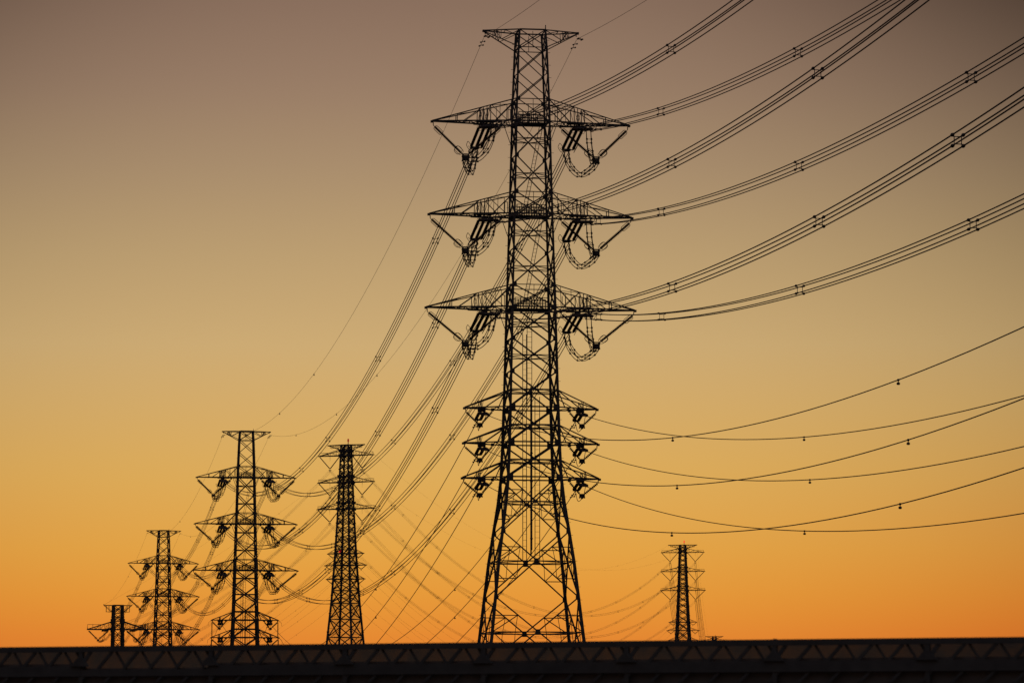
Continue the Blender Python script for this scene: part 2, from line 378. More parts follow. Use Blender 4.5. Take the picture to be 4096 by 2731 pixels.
# ------------------------------------------------------------------ the dark tubular suspension tower (and its far copies)
HE = [(-12, 13.0), (34.8, 8.05), (52.2, 6.1), (71.75, 4.55), (90.06, 3.45), (114.5, 2.35), (116.4, 2.3)]
ZE = {'top': 116.27, 'a1': 111.95, 'a2': 100.98, 'a3': 90.06, 'l1': 71.75, 'l2': 66.96, 'l3': 61.33}
TE = {'top': 8.28, 'a1': 12.52, 'a2': 12.86, 'a3': 13.13, 'l1': 8.17, 'l2': 9.39, 'l3': 8.7}
def tub_tower(label, x, y, zs, yaw, leg_r=.42, mid_lamp=True, tk=1.9, top_lamp=REDD):
    zb = GROUND - zs; off = -zb
    root = empty("suspension_tower", (x, y, GROUND), (0, 0, yaw)); tag(root, label, "pylon", "dark tubular suspension pylons behind the row")
    k = .70
    hw = lambda z: interp(HE, z)*k
    def C(sx, sy, z): h = hw(z); return V((sx*h, sy*h, z+off))
    lv = [z for z in sorted({z for z, _ in HE} | {zb}) if z >= zb]
    for sx in (-1, 1):
        for sy in (-1, 1):
            m = MB(); m.tube([C(sx, sy, z) for z in lv], [leg_r*(1.15 if z < 72 else 1.0 if z < 100 else .85) for z in lv], 8)
            z = zb+4
            while z < 114: p = C(sx, sy, z); m.tube([p-V((0, 0, .2)), p+V((0, 0, .2))], leg_r*1.5, 8); z += 7.5 if z < 60 else 5.5
            m.build("leg", DARK, root)
    nodes = [116.27]
    z = 113.5
    for z in (113.5, 111.95, 108.8, 106, 103.4, 100.98, 97.9, 95.2, 92.6, 90.06, 86.6, 83.2, 79.6, 75.7, 71.75, 66.96, 61.33, 56.7, 51.5, 45, 37.6, 29.5, 20.5, 10.5, 0, -11):
        if z > zb: nodes.append(z)
    nodes.append(zb)
    faces = [((-1, -1), (1, -1)), ((1, 1), (-1, 1)), ((1, -1), (1, 1)), ((-1, 1), (-1, -1))]
    for ca, cb in faces:
        m = MB()
        for zt, z0 in zip(nodes, nodes[1:]):
            wd = tk*(.15 if zt > 72 else .19)
            A0, A1, B0, B1 = C(*ca, z0), C(*ca, zt), C(*cb, z0), C(*cb, zt)
            m.prism(A0, B1, wd); m.prism(B0, A1, wd)
            if zt < 62 or zt in (116.27, 113.5, 111.95, 100.98, 90.06, 71.75, 66.96, 103.4, 92.6): m.prism(A1, B1, .28 if zt < 62 else .4)
            if zt > 72:                                # small secondary lacing makes the body read dense
                f = .5; mid = A0.lerp(A1, .5); mid2 = B0.lerp(B1, .5); cen = A0.lerp(B1, .5)
                m.prism(mid, cen, .17); m.prism(mid2, cen, .17)
        m.build("bracing", DARK, root)
    for fi, (ca, cb) in enumerate(faces):                # fine safety mesh stretched over the body faces
        m = MB(); zs_ = [max(zb, 33), 52, 71, 90, 103]
        for z0, zt in zip(zs_, zs_[1:]):
            n = int(2*hw(z0)/.5)
            for i in range(1, n): m.prism(C(*ca, z0).lerp(C(*cb, z0), i/n), C(*ca, zt).lerp(C(*cb, zt), i/n), .04)
            for i in range(8): z = z0+(zt-z0)*(i+.5)/8; m.prism(C(*ca, z), C(*cb, z), .05)
        m.build("mesh_screen", DARK, root)
    # gusset collars where the wide crossarms meet the legs
    for z in (113.9, 111.9, 103.4, 100.9, 92.6, 90.0, 71.75, 66.96, 61.33):
        for sx in (-1, 1):
            for sy in (-1, 1): m = MB(); p = C(sx, sy, z); m.box(p, 1.5 if z > 72 else .9, 1.2 if z > 72 else .9, 1.1 if z > 72 else .7); m.build("gusset", DARK, root)
    for key, z0 in ZE.items():
        tip = TE[key]; small = key[0] == 'l'
        for sx in (-1, 1):
            m = MB(); tz = z0+off
            rise = {'top': -2.2, 'l': 1.9}.get(key if key == 'top' else key[0], 2.5)
            def Bt(f, s): return V((sx*tip, s*.2, tz)).lerp(C(sx, s, z0), f)
            def Up(f, s): return V((sx*tip, s*.2, tz)).lerp(C(sx, s, z0+rise), f)
            for s in (-1, 1):
                m.prism(Bt(0, s), Bt(1, s), .24 if small else .32); m.prism(Up(0, s), Up(1, s), .16 if small else .24)
                fs = (.3, .55, .8) if not small else (.45,)
                for i, f in enumerate(fs): m.prism(Bt(f, s), Up(f, s), .11); m.prism(Up(f, s), Bt(fs[i+1] if i+1 < len(fs) else 1, s), .1)
                m.prism(Bt(fs[0], s), Bt(fs[0], -s), .1)
            for a, b in ((.1, .4), (.4, .7), (.7, 1)): m.prism(Bt(a, -1), Bt(b, 1), .12)
            m.prism((sx*(tip+.25), 0, tz), (sx*(tip-1.0), 0, tz), .5, .38)
            if key[0] == 'a':
                m.prism((sx*7.4, 0, tz), (sx*7.4, 0, tz-1.0), .1); m.prism((sx*7.4, 0, tz-1.0), (sx*7.4, 0, tz-2.2), .045)
            o = m.build("crossarm", DARK, root)
            if not small:
                h = MB(); hz = 1.25 if key != 'top' else -1.1; x0 = tip-.3 if key != 'top' else tip-1.2; x1 = tip-4.2 if key != 'top' else tip-4.6
                for s in (-.35, .35):
                    h.tube([(sx*x0, s, tz), (sx*x0, s, tz+hz), (sx*x1, s, tz+hz)], .075, 5)
                h.build("handrail", DARK, root)
    m = MB(); m.box((.9, 0, 117.0+off), .25, .25, 1.2); m.build("lamp_post", DARK, root)
    m = MB(); m.tube([(.9, 0, 117.5+off), (.9, 0, 117.7+off), (.9, 0, 118.6+off), (.9, 0, 118.9+off)], [.2, .34, .34, .12], 8)
    if top_lamp: m.build("warning_light", top_lamp, root)
    if mid_lamp:
        p = C(-1, 1, 72.9); m = MB(); m.tube([p+V((-.9, -.3, -.5)), p+V((-.9, -.3, -.35)), p+V((-.9, -.3, .35)), p+V((-.9, -.3, .5))], [.2, .45, .45, .2], 8); m.build("warning_light", REDL, root)
        m = MB(); m.prism(p, p+V((-1.2, -.3, -.6)), .18); m.build("lamp_bracket", DARK, root)
    return root
E_ = (-68.1, 1500.0, 0.0, -.4176); F_ = (98.76, 2120.1, -9.87, -.21); G_ = (188.5, 3420.0, -29.5, -.21)
tub_tower("dense dark pylon with a red lamp on top, between second and tallest pylons", E_[0], E_[1], E_[2], E_[3])
tub_tower("small distant pylon standing alone on the right, red lamps on top and side", F_[0], F_[1], F_[2], F_[3], .47, True, 2.2, REDL)
tub_tower("tiny pylon top just peeking over the railing at far right", G_[0], G_[1], G_[2], G_[3], .5, False, 2.2, None)

# ------------------------------------------------------------------ the thick-legged corner tower at far left
D_ = (-139.65, 1300.0, 0.0, R(17.0))
ZD = {'top': 43.87, 'a1': 35.35, 'a2': 25.4, 'a3': 15.4}
def corner_tower():
    root = empty("corner_tower", (D_[0], D_[1], GROUND), (0, 0, D_[3])); tag(root, "thick legged dark pylon at far left, flat top and one wide crossarm", "pylon")
    off = -GROUND; zb = GROUND
    HD = [(zb, 2.6), (29.75, 1.75), (44, 1.58)]
    hw = lambda z: interp(HD, z)
    def C(sx, sy, z): h = hw(z); return V((sx*h, sy*h, z+off))
    for sx in (-1, 1):
        for sy in (-1, 1):
            m = MB(); m.tube([C(sx, sy, zb), C(sx, sy, 30), C(sx, sy, 44)], [.46, .42, .34], 8)
            z = 2.0
            while z < 43: p = C(sx, sy, z); m.tube([p-V((0, 0, .14)), p+V((0, 0, .14))], .5, 8); z += 2.1
            for z in (38.3, 35.35): p = C(sx, sy, z); m.tube([p-V((0, 0, .8)), p+V((0, 0, .8))], .62, 8)
            m.build("leg", DARK, root)
    nodes = [43.9, 41.0, 38.3, 35.35, 31.6, 27.6, 25.4, 21.5, 17.5, 15.4, 10, 4.5, zb]
    for ca, cb in [((-1, -1), (1, -1)), ((1, 1), (-1, 1)), ((1, -1), (1, 1)), ((-1, 1), (-1, -1))]:
        m = MB()
        for zt, z0 in zip(nodes, nodes[1:]):
            m.prism(C(*ca, z0), C(*cb, zt), .24); m.prism(C(*cb, z0), C(*ca, zt), .24)
            m.prism(C(*ca, zt), C(*cb, zt), .4 if zt in (43.9, 35.35, 25.4, 15.4) else .2)
            zm = (z0+zt)/2; m.prism(C(*ca, zm), C(*cb, zm), .12); m.prism(C(*ca, zm), C(*ca, z0).lerp(C(*cb, z0), .5), .12); m.prism(C(*cb, zm), C(*ca, z0).lerp(C(*cb, z0), .5), .12)
        m.build("bracing", DARK, root)
    for key, z0 in ZD.items():
        tip = {'top': 4.95, 'a1': 10.9, 'a2': 11.2, 'a3': 11.4}[key]; rise = -2.6 if key == 'top' else 2.9
        for sx in (-1, 1):
            m = MB(); tz = z0+off
            if key == 'top':
                for s in (-1, 1):
                    a = V((sx*tip, s*.5, tz)); b = V((sx*(tip-.8), s*.5, tz+rise+.3))
                    m.prism(a, C(sx, s, z0), .22); m.prism(b, C(sx, s, z0+rise+.3), .12); m.prism(b+V((0, 0, 2.3)), b, .1)
                    m.prism(a, C(sx, s, z0+rise), .12); m.prism(b.lerp(C(sx, s, z0+rise), .5), a.lerp(C(sx, s, z0), .5), .1)
                m.prism((sx*(tip+.1), 0, tz), (sx*(tip+.1), 0, tz+.45), .2)
            else:
                for s in (-1, 1):
                    a = V((sx*tip, s*.2, tz)); b0 = C(sx, s, z0); u0 = C(sx, s, z0+rise)
                    m.prism(a, b0, .42); m.prism(a, u0, .32)
                    for f in (.3, .5, .7, .85): m.prism(a.lerp(b0, f), a.lerp(u0, f), .12); m.prism(a.lerp(b0, f), a.lerp(u0, min(1, f+.18)), .1)
                m.prism((sx*tip, 0, tz), (sx*(tip-.9), 0, tz), .45)
                m.box((sx*5.0, 0, tz-.3), .9, 1.2, .6)
            m.build("crossarm", DARK, root)
            if key != 'top':
                h = MB()
                for s in (-.4, .4):
                    h.tube([(sx*(tip-.1), s, tz), (sx*(tip-.1), s, tz+1.7), (sx*(tip-6.2), s, tz+1.75)], .07, 5)
                    for x in (2, 4): h.prism((sx*(tip-x), s, tz), (sx*(tip-x), s, tz+1.7), .06)
                h.build("handrail", DARK, root)
corner_tower()

# ------------------------------------------------------------------ insulators (one set of each kind, then copies)
def proto_tension_big(q=1.0):
    r = empty("tension_insulator")
    for x in (-.57, 0, .57):
        m = MB(); m.tube([(x, 0, 0), (x, .5, 0)], .06, 6); string(m, (x, .45, 0), (x, 6.1, 0), .172*q, .14*q, 34); m.tube([(x, 6.1, 0), (x, 6.45, 0)], .06, 6)
        kid(r, m.build("insulator_string", PORC, r))
    m = MB(); m.prism((-.66, 6.5, 0), (.66, 6.5, 0), .07, .16, up=(0, 1, 0)); m.prism((-.34, 6.55, 0), (.34, 6.55, 0), .16, .4, up=(0, 1, 0)); m.prism((-.3, 6.8, .02), (.3, 6.8, .02), .1, .5, up=(0, 1, 0))
    m.prism((0, 6.5, 0), (0, 6.8, 0), .3, .12)
    for x in (-.3, .3):
        for z in (-.3, .3): m.tube([(x*.7, 6.8, z*.5), (x, 7.2, z), (x, 7.75, z)], [.04, .08, .06], 6)
    kid(r, m.build("yoke_plate", STEEL, r))
    for s in (-1, 1):
        m = MB(); racket(m, (s*.85, 5.9, 0), (0, 1, 0), (s*.5, 0, .85), 1.5, .75); m.tube([(s*.7, 6.45, 0), (s*.9, 6.2, .1)], .025, 5); kid(r, m.build("corona_ring", STEEL, r))
    m = MB(); racket(m, (.57, .35, -.1), (1, 0, 0), (0, .3, 1), .5, .6, .02); kid(r, m.build("arcing_horn", STEEL, r))
    return r
def proto_v_big(tip, q=1.0):
    """hangs below an arm; local x points outward, origin over the clamp at arm level"""
    r = empty("v_insulator"); cx = 7.0
    P = {1: V((tip-.12-cx, 0, -.4)), -1: V((3.2-cx, 0, -.4))}; Q = {1: V((.33, 0, -3.42)), -1: V((-.33, 0, -3.42))}
    for s in (1, -1):
        m = MB(); a, b = P[s], Q[s]; d = (b-a).normalized(); m.tube([a, a+d*.25], .04, 6); string(m, a+d*.2, b-d*.15, .185*q, .095*q, 28); m.tube([b-d*.2, b], .05, 6)
        kid(r, m.build("insulator_string", PORC, r))
        n = V((d.z, 0, -d.x))
        m = MB(); racket(m, a+d*.75, d, n, 1.05, .5); kid(r, m.build("corona_ring", STEEL, r))
        m = MB(); racket(m, b-d*.55+V((0, .12, 0)), d, n, .95, .62); racket(m, b-d*.62+V((0, -.12, 0)), d, n+V((0, .5, 0)), .75, .8); kid(r, m.build("corona_ring", STEEL, r))
    m = MB(); m.prism((-.33, 0, -3.42), (.33, 0, -3.42), .16, .12); m.prism((-.3, .15, -3.8), (.3, .15, -3.8), .5, .08, up=(0, 1, 0)); m.prism((-.3, -.15, -3.8), (.3, -.15, -3.8), .5, .08, up=(0, 1, 0))
    for x in (-.3, .3):
        m.prism((x, 0, -3.42), (x, 0, -4.12), .12, .4, up=(0, 1, 0))
        for z in (-3.62, -4.1): m.prism((x, -.4, z), (x, .4, z), .14)
    m.box((0, 0, -3.95), .5, .35, .3)
    kid(r, m.build("jumper_clamp", STEEL, r))
    return r
def proto_tension_small(q=1.0):
    r = empty("tension_insulator")
    for x in (-.26, .26):
        m = MB(); m.tube([(x, 0, 0), (x, .35, 0)], .05, 6); string(m, (x, .3, 0), (x, 2.6, 0), .18*q, .14*q, 14); m.tube([(x, 2.6, 0), (x, 2.8, 0)], .05, 6); kid(r, m.build("insulator_string", PORC, r))
    m = MB(); m.prism((-.34, 2.8, 0), (.34, 2.8, 0), .1, .2); m.tube([(0, 2.8, 0), (0, 3.0, 0), (0, 3.5, 0)], [.05, .08, .06], 6); kid(r, m.build("yoke_plate", STEEL, r))
    return r
def proto_v_small(tip, q=1.0):
    r = empty("v_insulator"); cx = 5.45
    P = {1: V((tip-.12-cx, 0, -.36)), -1: V((4.1-cx, 0, -.3))}; Q = {1: V((.24, 0, -1.55)), -1: V((-.24, 0, -1.55))}
    for s in (1, -1):
        m = MB(); a, b = P[s], Q[s]; d = (b-a).normalized(); string(m, a+d*.1, b-d*.05, .16*q, .07*q, 9); m.tube([a, a+d*.15], .04, 5); kid(r, m.build("insulator_string", PORC, r))
    m = MB(); m.box((0, 0, -1.75), .56, .3, .36); m.prism((-.3, 0, -1.56), (.3, 0, -1.56), .1, .1); m.tube([(0, -.4, -1.98), (0, .4, -1.98)], .09, 6)
    for x in (-.26, .26): m.box((x, 0, -1.92), .1, .34, .12)
    kid(r, m.build("jumper_clamp", STEEL, r))
    return r
def proto_v_far(cx, x_in, x_out, drop, rr):
    r = empty("v_insulator"); P = {1: V((x_out-cx, 0, -.3)), -1: V((x_in-cx, 0, -.3))}
    for s in (1, -1):
        m = MB(); a = P[s]; b = V((s*.3, 0, -drop)); string(m, a, b, rr, rr*.7, 22 if drop > 3 else 8, 6); kid(r, m.build("insulator_string", PORC, r))
    m = MB(); m.prism((-.5, 0, -drop), (.5, 0, -drop), .35, .3)
    if drop > 3:
        m.prism((0, 0, -drop), (0, 0, -drop-1.3), .12)
        for z in (-drop-.7, -drop-1.3):
            for x in (-.35, .35): lump(m, (x, 0, z), (0, 1, 0), .6, .16)
            m.prism((-.35, 0, z), (.35, 0, z), .1)
    else: m.prism((0, 0, -drop), (0, 0, -drop-.5), .1); lump(m, (0, 0, -drop-.5), (0, 1, 0), .6, .14)
    kid(r, m.build("suspension_clamp", STEEL, r))
    return r
USED = set()
def place(proto, loc, rot, label, group, scale=1.0):
    if proto.name in USED: o = copy_tree(proto, KIDS)
    else: o = proto; USED.add(proto.name)
    o.location = loc; o.rotation_euler = rot; tag(o, label, "insulator", group)
    return o
PT, PTS = proto_tension_big(), proto_tension_small()
FAR_Q = 1.45                                          # the two farther pylons of the row carry stouter strings
PT2, PTS2 = proto_tension_big(FAR_Q), proto_tension_small(1.3)
PV = {'a1': proto_v_big(TA['a1']), 'a2': proto_v_big(TA['a2']), 'a3': proto_v_big(TA['a3'])}
PV2 = {k: proto_v_big(TA[k], 1.5) for k in ('a1', 'a2', 'a3')}
PVS2 = {k: proto_v_small(TA[k], 1.3) for k in ('L1', 'L2')}
PVS = {k: proto_v_small(TA[k]) for k in ('L1', 'L2', 'L3')}
PVE = {k: proto_v_far(7.4, 3.0, TE[k]-.4, 5.0, .24) for k in ('a1', 'a2', 'a3')}
PVe = {k: proto_v_far(TE[k]-2.3, TE[k]-4.2, TE[k]-.35, 1.5, .2) for k in ('l1', 'l2', 'l3')}

NAMES = {'A': "tallest pylon", 'B': "second largest pylon", 'C': "third pylon", 'D': "thick legged corner pylon", 'E': "dense dark pylon", 'F': "small lone pylon on the right", 'G': "tiny pylon top at right"}
ARM = {'top': "flat top", 'a1': "uppermost wide crossarm", 'a2': "middle wide crossarm", 'a3': "lowest wide crossarm", 'L1': "upper small crossarm", 'L2': "middle small crossarm", 'L3': "lowest small crossarm",
       'l1': "upper small crossarm", 'l2': "middle small crossarm", 'l3': "lowest small crossarm"}
SIDE = {-1: "left", 1: "right"}
def frame(T): return V((T[0], T[1], T[2])), V((math.cos(T[3]), math.sin(T[3]), 0))
def attach(T, lat, z): o, u = frame(T); return o + u*lat + V((0, 0, z))
def aim(d):                                           # euler that turns local +Y onto d
    d = V(d).normalized(); return (math.asin(d.z), 0, math.atan2(-d.x, d.y))

# ------------------------------------------------------------------ wires
SP = .3
class Wire:
    """a hanging span: p(s) = start + dir*s + (b s + c s^2) z"""
    def __init__(s, p0, dirv, b, c, length): s.p0 = V(p0); s.d = V(dirv).normalized(); s.b = b; s.c = c; s.L = length
    @classmethod
    def between(k, p, q, sag):
        p = V(p); q = V(q); h = V((q.x-p.x, q.y-p.y, 0)); L = h.length
        return k(p, h, (q.z-p.z)/L - 4*sag/L, 4*sag/L**2, L)
    def at(s, t): return s.p0 + s.d*t + V((0, 0, s.b*t + s.c*t*t))
    def slope(s, t): return (s.d + V((0, 0, s.b + 2*s.c*t))).normalized()
    def side(s): return V((s.d.y, -s.d.x, 0))
def bundle(wr, s0, s1, spacers, label, group, r=.038, nseg=44, sp=SP, rd=.034):
    root = empty("conductor_bundle", wr.at((s0+s1)/2)); tag(root, label, "power line", group); o = root.location
    sd = wr.side()
    for i in (-1, 1):
        for j in (-1, 1):
            m = MB(); m.tube([wr.at(s0+(s1-s0)*k/nseg) + sd*(i*sp) + V((0, 0, j*sp)) - o for k in range(nseg+1)], r, 5); m.build("conductor", ALU, root)
    for t in spacers:
        if not s0 < t < s1: continue
        m = MB(); c = wr.at(t)-o; d = wr.slope(t); k = .68
        cor = [c+sd*(i*sp*k)+V((0, 0, j*sp*k)) for i, j in ((-1, -1), (1, -1), (1, 1), (-1, 1))]
        for a in range(4):
            m.prism(cor[a], cor[(a+1) % 4], rd*1.3)
            i, j = ((-1, -1), (1, -1), (1, 1), (-1, 1))[a]; e = c+sd*(i*sp)+V((0, 0, j*sp)); m.prism(cor[a], e, rd*2); lump(m, e, d, .32, .105)
        m.build("spacer", STEEL, root)
    return root
def single(name, wr, s0, s1, label, group, r, weights=(), dampers=(), nseg=44):
    root = empty(name, wr.at((s0+s1)/2)); tag(root, label, "power line" if name == "power_line" else "ground wire", group); o = root.location
    m = MB(); m.tube([wr.at(s0+(s1-s0)*k/nseg)-o for k in range(nseg+1)], r, 5); m.build("conductor", ALU, root)
    for t in weights:
        m = MB(); c = wr.at(t)-o; lump(m, c, wr.slope(t), .26, .075); m.prism(c, c-V((0, 0, .2)), .05); lump(m, c-V((0, 0, .22)), wr.side(), .2, .09); m.build("line_weight", STEEL, root)
    for t in dampers:
        m = MB(); c = wr.at(t)-o-V((0, 0, .05)); d = wr.slope(t); m.prism(c, c-V((0, 0, .12)), .06); c = c-V((0, 0, .12)); sdv = (wr.side()+V((0, 0, .25))).normalized()
        m.prism(c-sdv*.2, c+sdv*.2, .035); lump(m, c-sdv*.2, sdv, .2, .085); lump(m, c+sdv*.2, sdv, .2, .085); m.build("vibration_damper", STEEL, root)
    return root
LATB, DZB, LATS, DZS = 5.0, -.5, 5.25, -.45
TB, TS = 7.7, 3.4                                     # lengths of the tension strings
G_NEAR = "wires from the tallest pylon overhead to the right"
phi = .14265; dirA0 = V((math.sin(phi), -math.cos(phi), 0))
bA0 = {'a1': -.1463, 'a2': -.1365, 'a3': -.1337}
FRONT = {}; BACK = {}                                  # wire objects at each tower: (tower, arm, side)
for k in ('a1', 'a2', 'a3'):
    for sd in (-1, 1):
        wr = Wire(attach(A_, sd*LATB, ZA[k]+DZB), dirA0, bA0[k], 3.7e-4, 300); FRONT['A', k, sd] = (wr.d, wr.b)
        bundle(wr, TB, 292, (13.5, 48.8, 107, 157, 190.4, 240), f"four wire bundle from {SIDE[sd]} end of tallest pylon's {ARM[k]}, rising to the right", G_NEAR, .045, 60)
phiS = .1595; dirS = V((math.sin(phiS), -math.cos(phiS), 0))
bS = {'L1': (-.1518, .00465), 'L2': (-.15236, .0084), 'L3': (-.1524, .00519)}
wS = {('L1', -1): (99.4, 166.7), ('L2', -1): (101, 168.8), ('L3', -1): (98.9, 166.8), ('L1', 1): (99.5,), ('L2', 1): (101.3,), ('L3', 1): (99.4,)}
for k in ('L1', 'L2', 'L3'):
    for sd in (-1, 1):
        wr = Wire(attach(A_, sd*LATS, ZA[k]+DZS), dirS, bS[k][0] + (bS[k][1] if sd > 0 else 0), 4.7e-4 if sd < 0 else 4.4e-4, 300); FRONT['A', k, sd] = (wr.d, wr.b)
        single("power_line", wr, TS, 285, f"single wire sagging to the right from {SIDE[sd]} side of tallest pylon's {ARM[k]}", G_NEAR, .038, wS[k, sd], (), 60)
for sd in (-1, 1):
    wr = Wire(attach(A_, sd*5.0, ZA['top']-.6), dirA0, -.11, 3e-4, 200)
    single("ground_wire", wr, .3, 180, f"thin ground wire from {SIDE[sd]} tip of tallest pylon's flat top, rising right", G_NEAR, .02, (), (1.6, 2.4), 40)
def span(n1, T1_, n2, T2_, keys, sagB, sagS, sagG, offs=0):
    gname = f"wires between the {NAMES[n1]} and the {NAMES[n2]}"
    for k in keys:
        for sd in (-1, 1):
            if k == 'top':
                wr = Wire.between(attach(T1_, sd*5.0, ZA['top']-.6), attach(T2_, sd*5.0, ZA['top']-.6), sagG)
                single("ground_wire", wr, .3, wr.L-.3, f"thin ground wire, {SIDE[sd]} one of two from {NAMES[n1]} to {NAMES[n2]}", gname, .02, (wr.L*.48, wr.L*.64, wr.L*.84), (1.2, 2.4, wr.L-1.5), 60); continue
            big = k[0] == 'a'; la, dz, tl = (LATB+.1, DZB, TB) if big else (LATS, DZS, TS)
            wr = Wire.between(attach(T1_, sd*la, ZA[k]+dz), attach(T2_, sd*la, ZA[k]+dz), sagB if big else sagS)
            BACK[n1, k, sd] = (wr.d, wr.b); FRONT[n2, k, sd] = (-wr.d, -(wr.b+2*wr.c*wr.L))
            if big: bundle(wr, tl, wr.L-tl, [wr.L*q+(sd+1) for q in (.1, .25, .42, .53, .65, .768, .9)], f"{SIDE[sd]} four wire bundle, {ARM[k]}s, {NAMES[n1]} to {NAMES[n2]}", gname, .045, 60)
            else: single("power_line", wr, tl, wr.L-tl, f"{SIDE[sd]} single wire, {ARM[k]}s, {NAMES[n1]} to {NAMES[n2]}", gname, .042, (wr.L*.25, wr.L*.55), (tl+.7, tl+1.6), 60)
span('A', A_, 'B', B_, ('top', 'a1', 'a2', 'a3', 'L1', 'L2', 'L3'), 16, 16, 12.5)
span('B', B_, 'C', C_, ('top', 'a1', 'a2', 'a3', 'L1', 'L2', 'L3'), 10.6, 10.6, 8)
# third pylon to the corner pylon
gname = "wires between the third pylon and the corner pylon"
for k in ('top', 'a1', 'a2', 'a3'):
    for sd in (-1, 1):
        if k == 'top':
            wr = Wire.between(attach(C_, sd*5.0, ZA['top']-.6), attach(D_, sd*4.9, ZD['top']+.2), 4)
            single("ground_wire", wr, .3, wr.L-.3, f"thin ground wire, {SIDE[sd]} one of two from {NAMES['C']} to corner pylon", gname, .02, (wr.L*.4,)); continue
        wr = Wire.between(attach(C_, sd*LATB, ZA[k]+DZB), attach(D_, sd*LATB, ZD[k]-.6), 4.2)
        BACK['C', k, sd] = (wr.d, wr.b); FRONT['D', k, sd] = (-wr.d, -(wr.b+2*wr.c*wr.L))
        bundle(wr, TB, wr.L-TB, [wr.L*q for q in (.2, .45, .7)], f"{SIDE[sd]} four wire bundle from {NAMES['C']}'s {ARM[k]} to corner pylon", gname, .042, 30)
for k in ('L1', 'L2', 'L3'):
    for sd in (-1, 1): BACK['C', k, sd] = (V((-.12, .99, 0)), -.15)
# the dark line: corner pylon - dense pylon - lone pylon - tiny pylon
CLAMP = 6.0
def pe(T, k, sd):
    big = k[0] == 'a'
    return attach(T, sd*(7.4 if big else TE[k]-2.3), ZE[k]-(CLAMP if big else 2.0)) if k != 'top' else attach(T, sd*8.2, ZE['top']-.2)
gname = "faint wires between the dense dark pylon and the corner pylon"
for k in ('top', 'a1', 'a2', 'a3', 'l1', 'l2', 'l3'):
    for sd in (-1, 1):
        if k == 'top':
            wr = Wire.between(pe(E_, k, sd), attach(D_, sd*4.9, ZD['top']+.3), 4); single("ground_wire", wr, 0, wr.L, f"faint ground wire, {SIDE[sd]} one from {NAMES['E']} to corner pylon", gname, .016, (wr.L*.4, wr.L*.7)); continue
        if k[0] == 'a':
            wr = Wire.between(pe(E_, k, sd), attach(D_, sd*LATB, ZD[k]-.6), 9); BACK['D', k, sd] = (-wr.d, -(wr.b+2*wr.c*wr.L))
            bundle(wr, 0, wr.L-TB, [wr.L*q for q in (.12, .35, .6, .8)], f"{SIDE[sd]} faint four wire bundle from {NAMES['E']}'s {ARM[k]} to corner pylon", gname, .026, 30, .34)
        else:
            wr = Wire.between(pe(E_, k, sd), attach(D_, sd*3.5, {'l1': 12, 'l2': 9, 'l3': 5}[k]), 7)
            single("power_line", wr, 0, wr.L, f"{SIDE[sd]} faint single wire from {NAMES['E']}'s {ARM[k]} down to corner pylon", gname, .024, (wr.L*.3,))
gname = "faint wires between the dense dark pylon and the lone right pylon"
for k in ('top', 'a1', 'a2', 'a3', 'l1', 'l2', 'l3'):
    for sd in (-1, 1):
        wr = Wire.between(pe(E_, k, sd), pe(F_, k, sd), 44 if k[0] == 'a' else 30 if k == 'top' else 40)
        if k == 'top': single("ground_wire", wr, 0, wr.L, f"very faint ground wire, {SIDE[sd]} one from {NAMES['E']} to lone pylon", gname, .016, [wr.L*q for q in (.2, .35, .5, .65, .8)])
        elif k[0] == 'a': bundle(wr, 0, wr.L, [wr.L*q for q in (.09, .17, .25, .34, .43, .52, .61, .70, .79, .88, .95)], f"{SIDE[sd]} faint sagging bundle from {NAMES['E']}'s {ARM[k]} to lone pylon", gname, .03, 60, .36, .05)
        else: single("power_line", wr, 0, wr.L, f"{SIDE[sd]} faint single wire from {NAMES['E']}'s {ARM[k]} to lone pylon", gname, .024, (wr.L*.3, wr.L*.6))
gname = "faint wires between the lone right pylon and the tiny pylon top"
for k in ('top', 'a1', 'a2', 'a3'):
    for sd in (-1, 1):
        wr = Wire.between(pe(F_, k, sd), pe(G_, k, sd), 42)
        if k == 'top': single("ground_wire", wr, 0, wr.L, f"very faint ground wire, {SIDE[sd]} one from lone pylon to tiny pylon top", gname, .02, (wr.L*.3, wr.L*.55))
        else: bundle(wr, 0, wr.L, [wr.L*q for q in (.1, .2, .3, .4, .5, .6, .7)], f"{SIDE[sd]} faint bundle from lone pylon's {ARM[k]} down to tiny pylon top", gname, .05, 50, .4, .05)

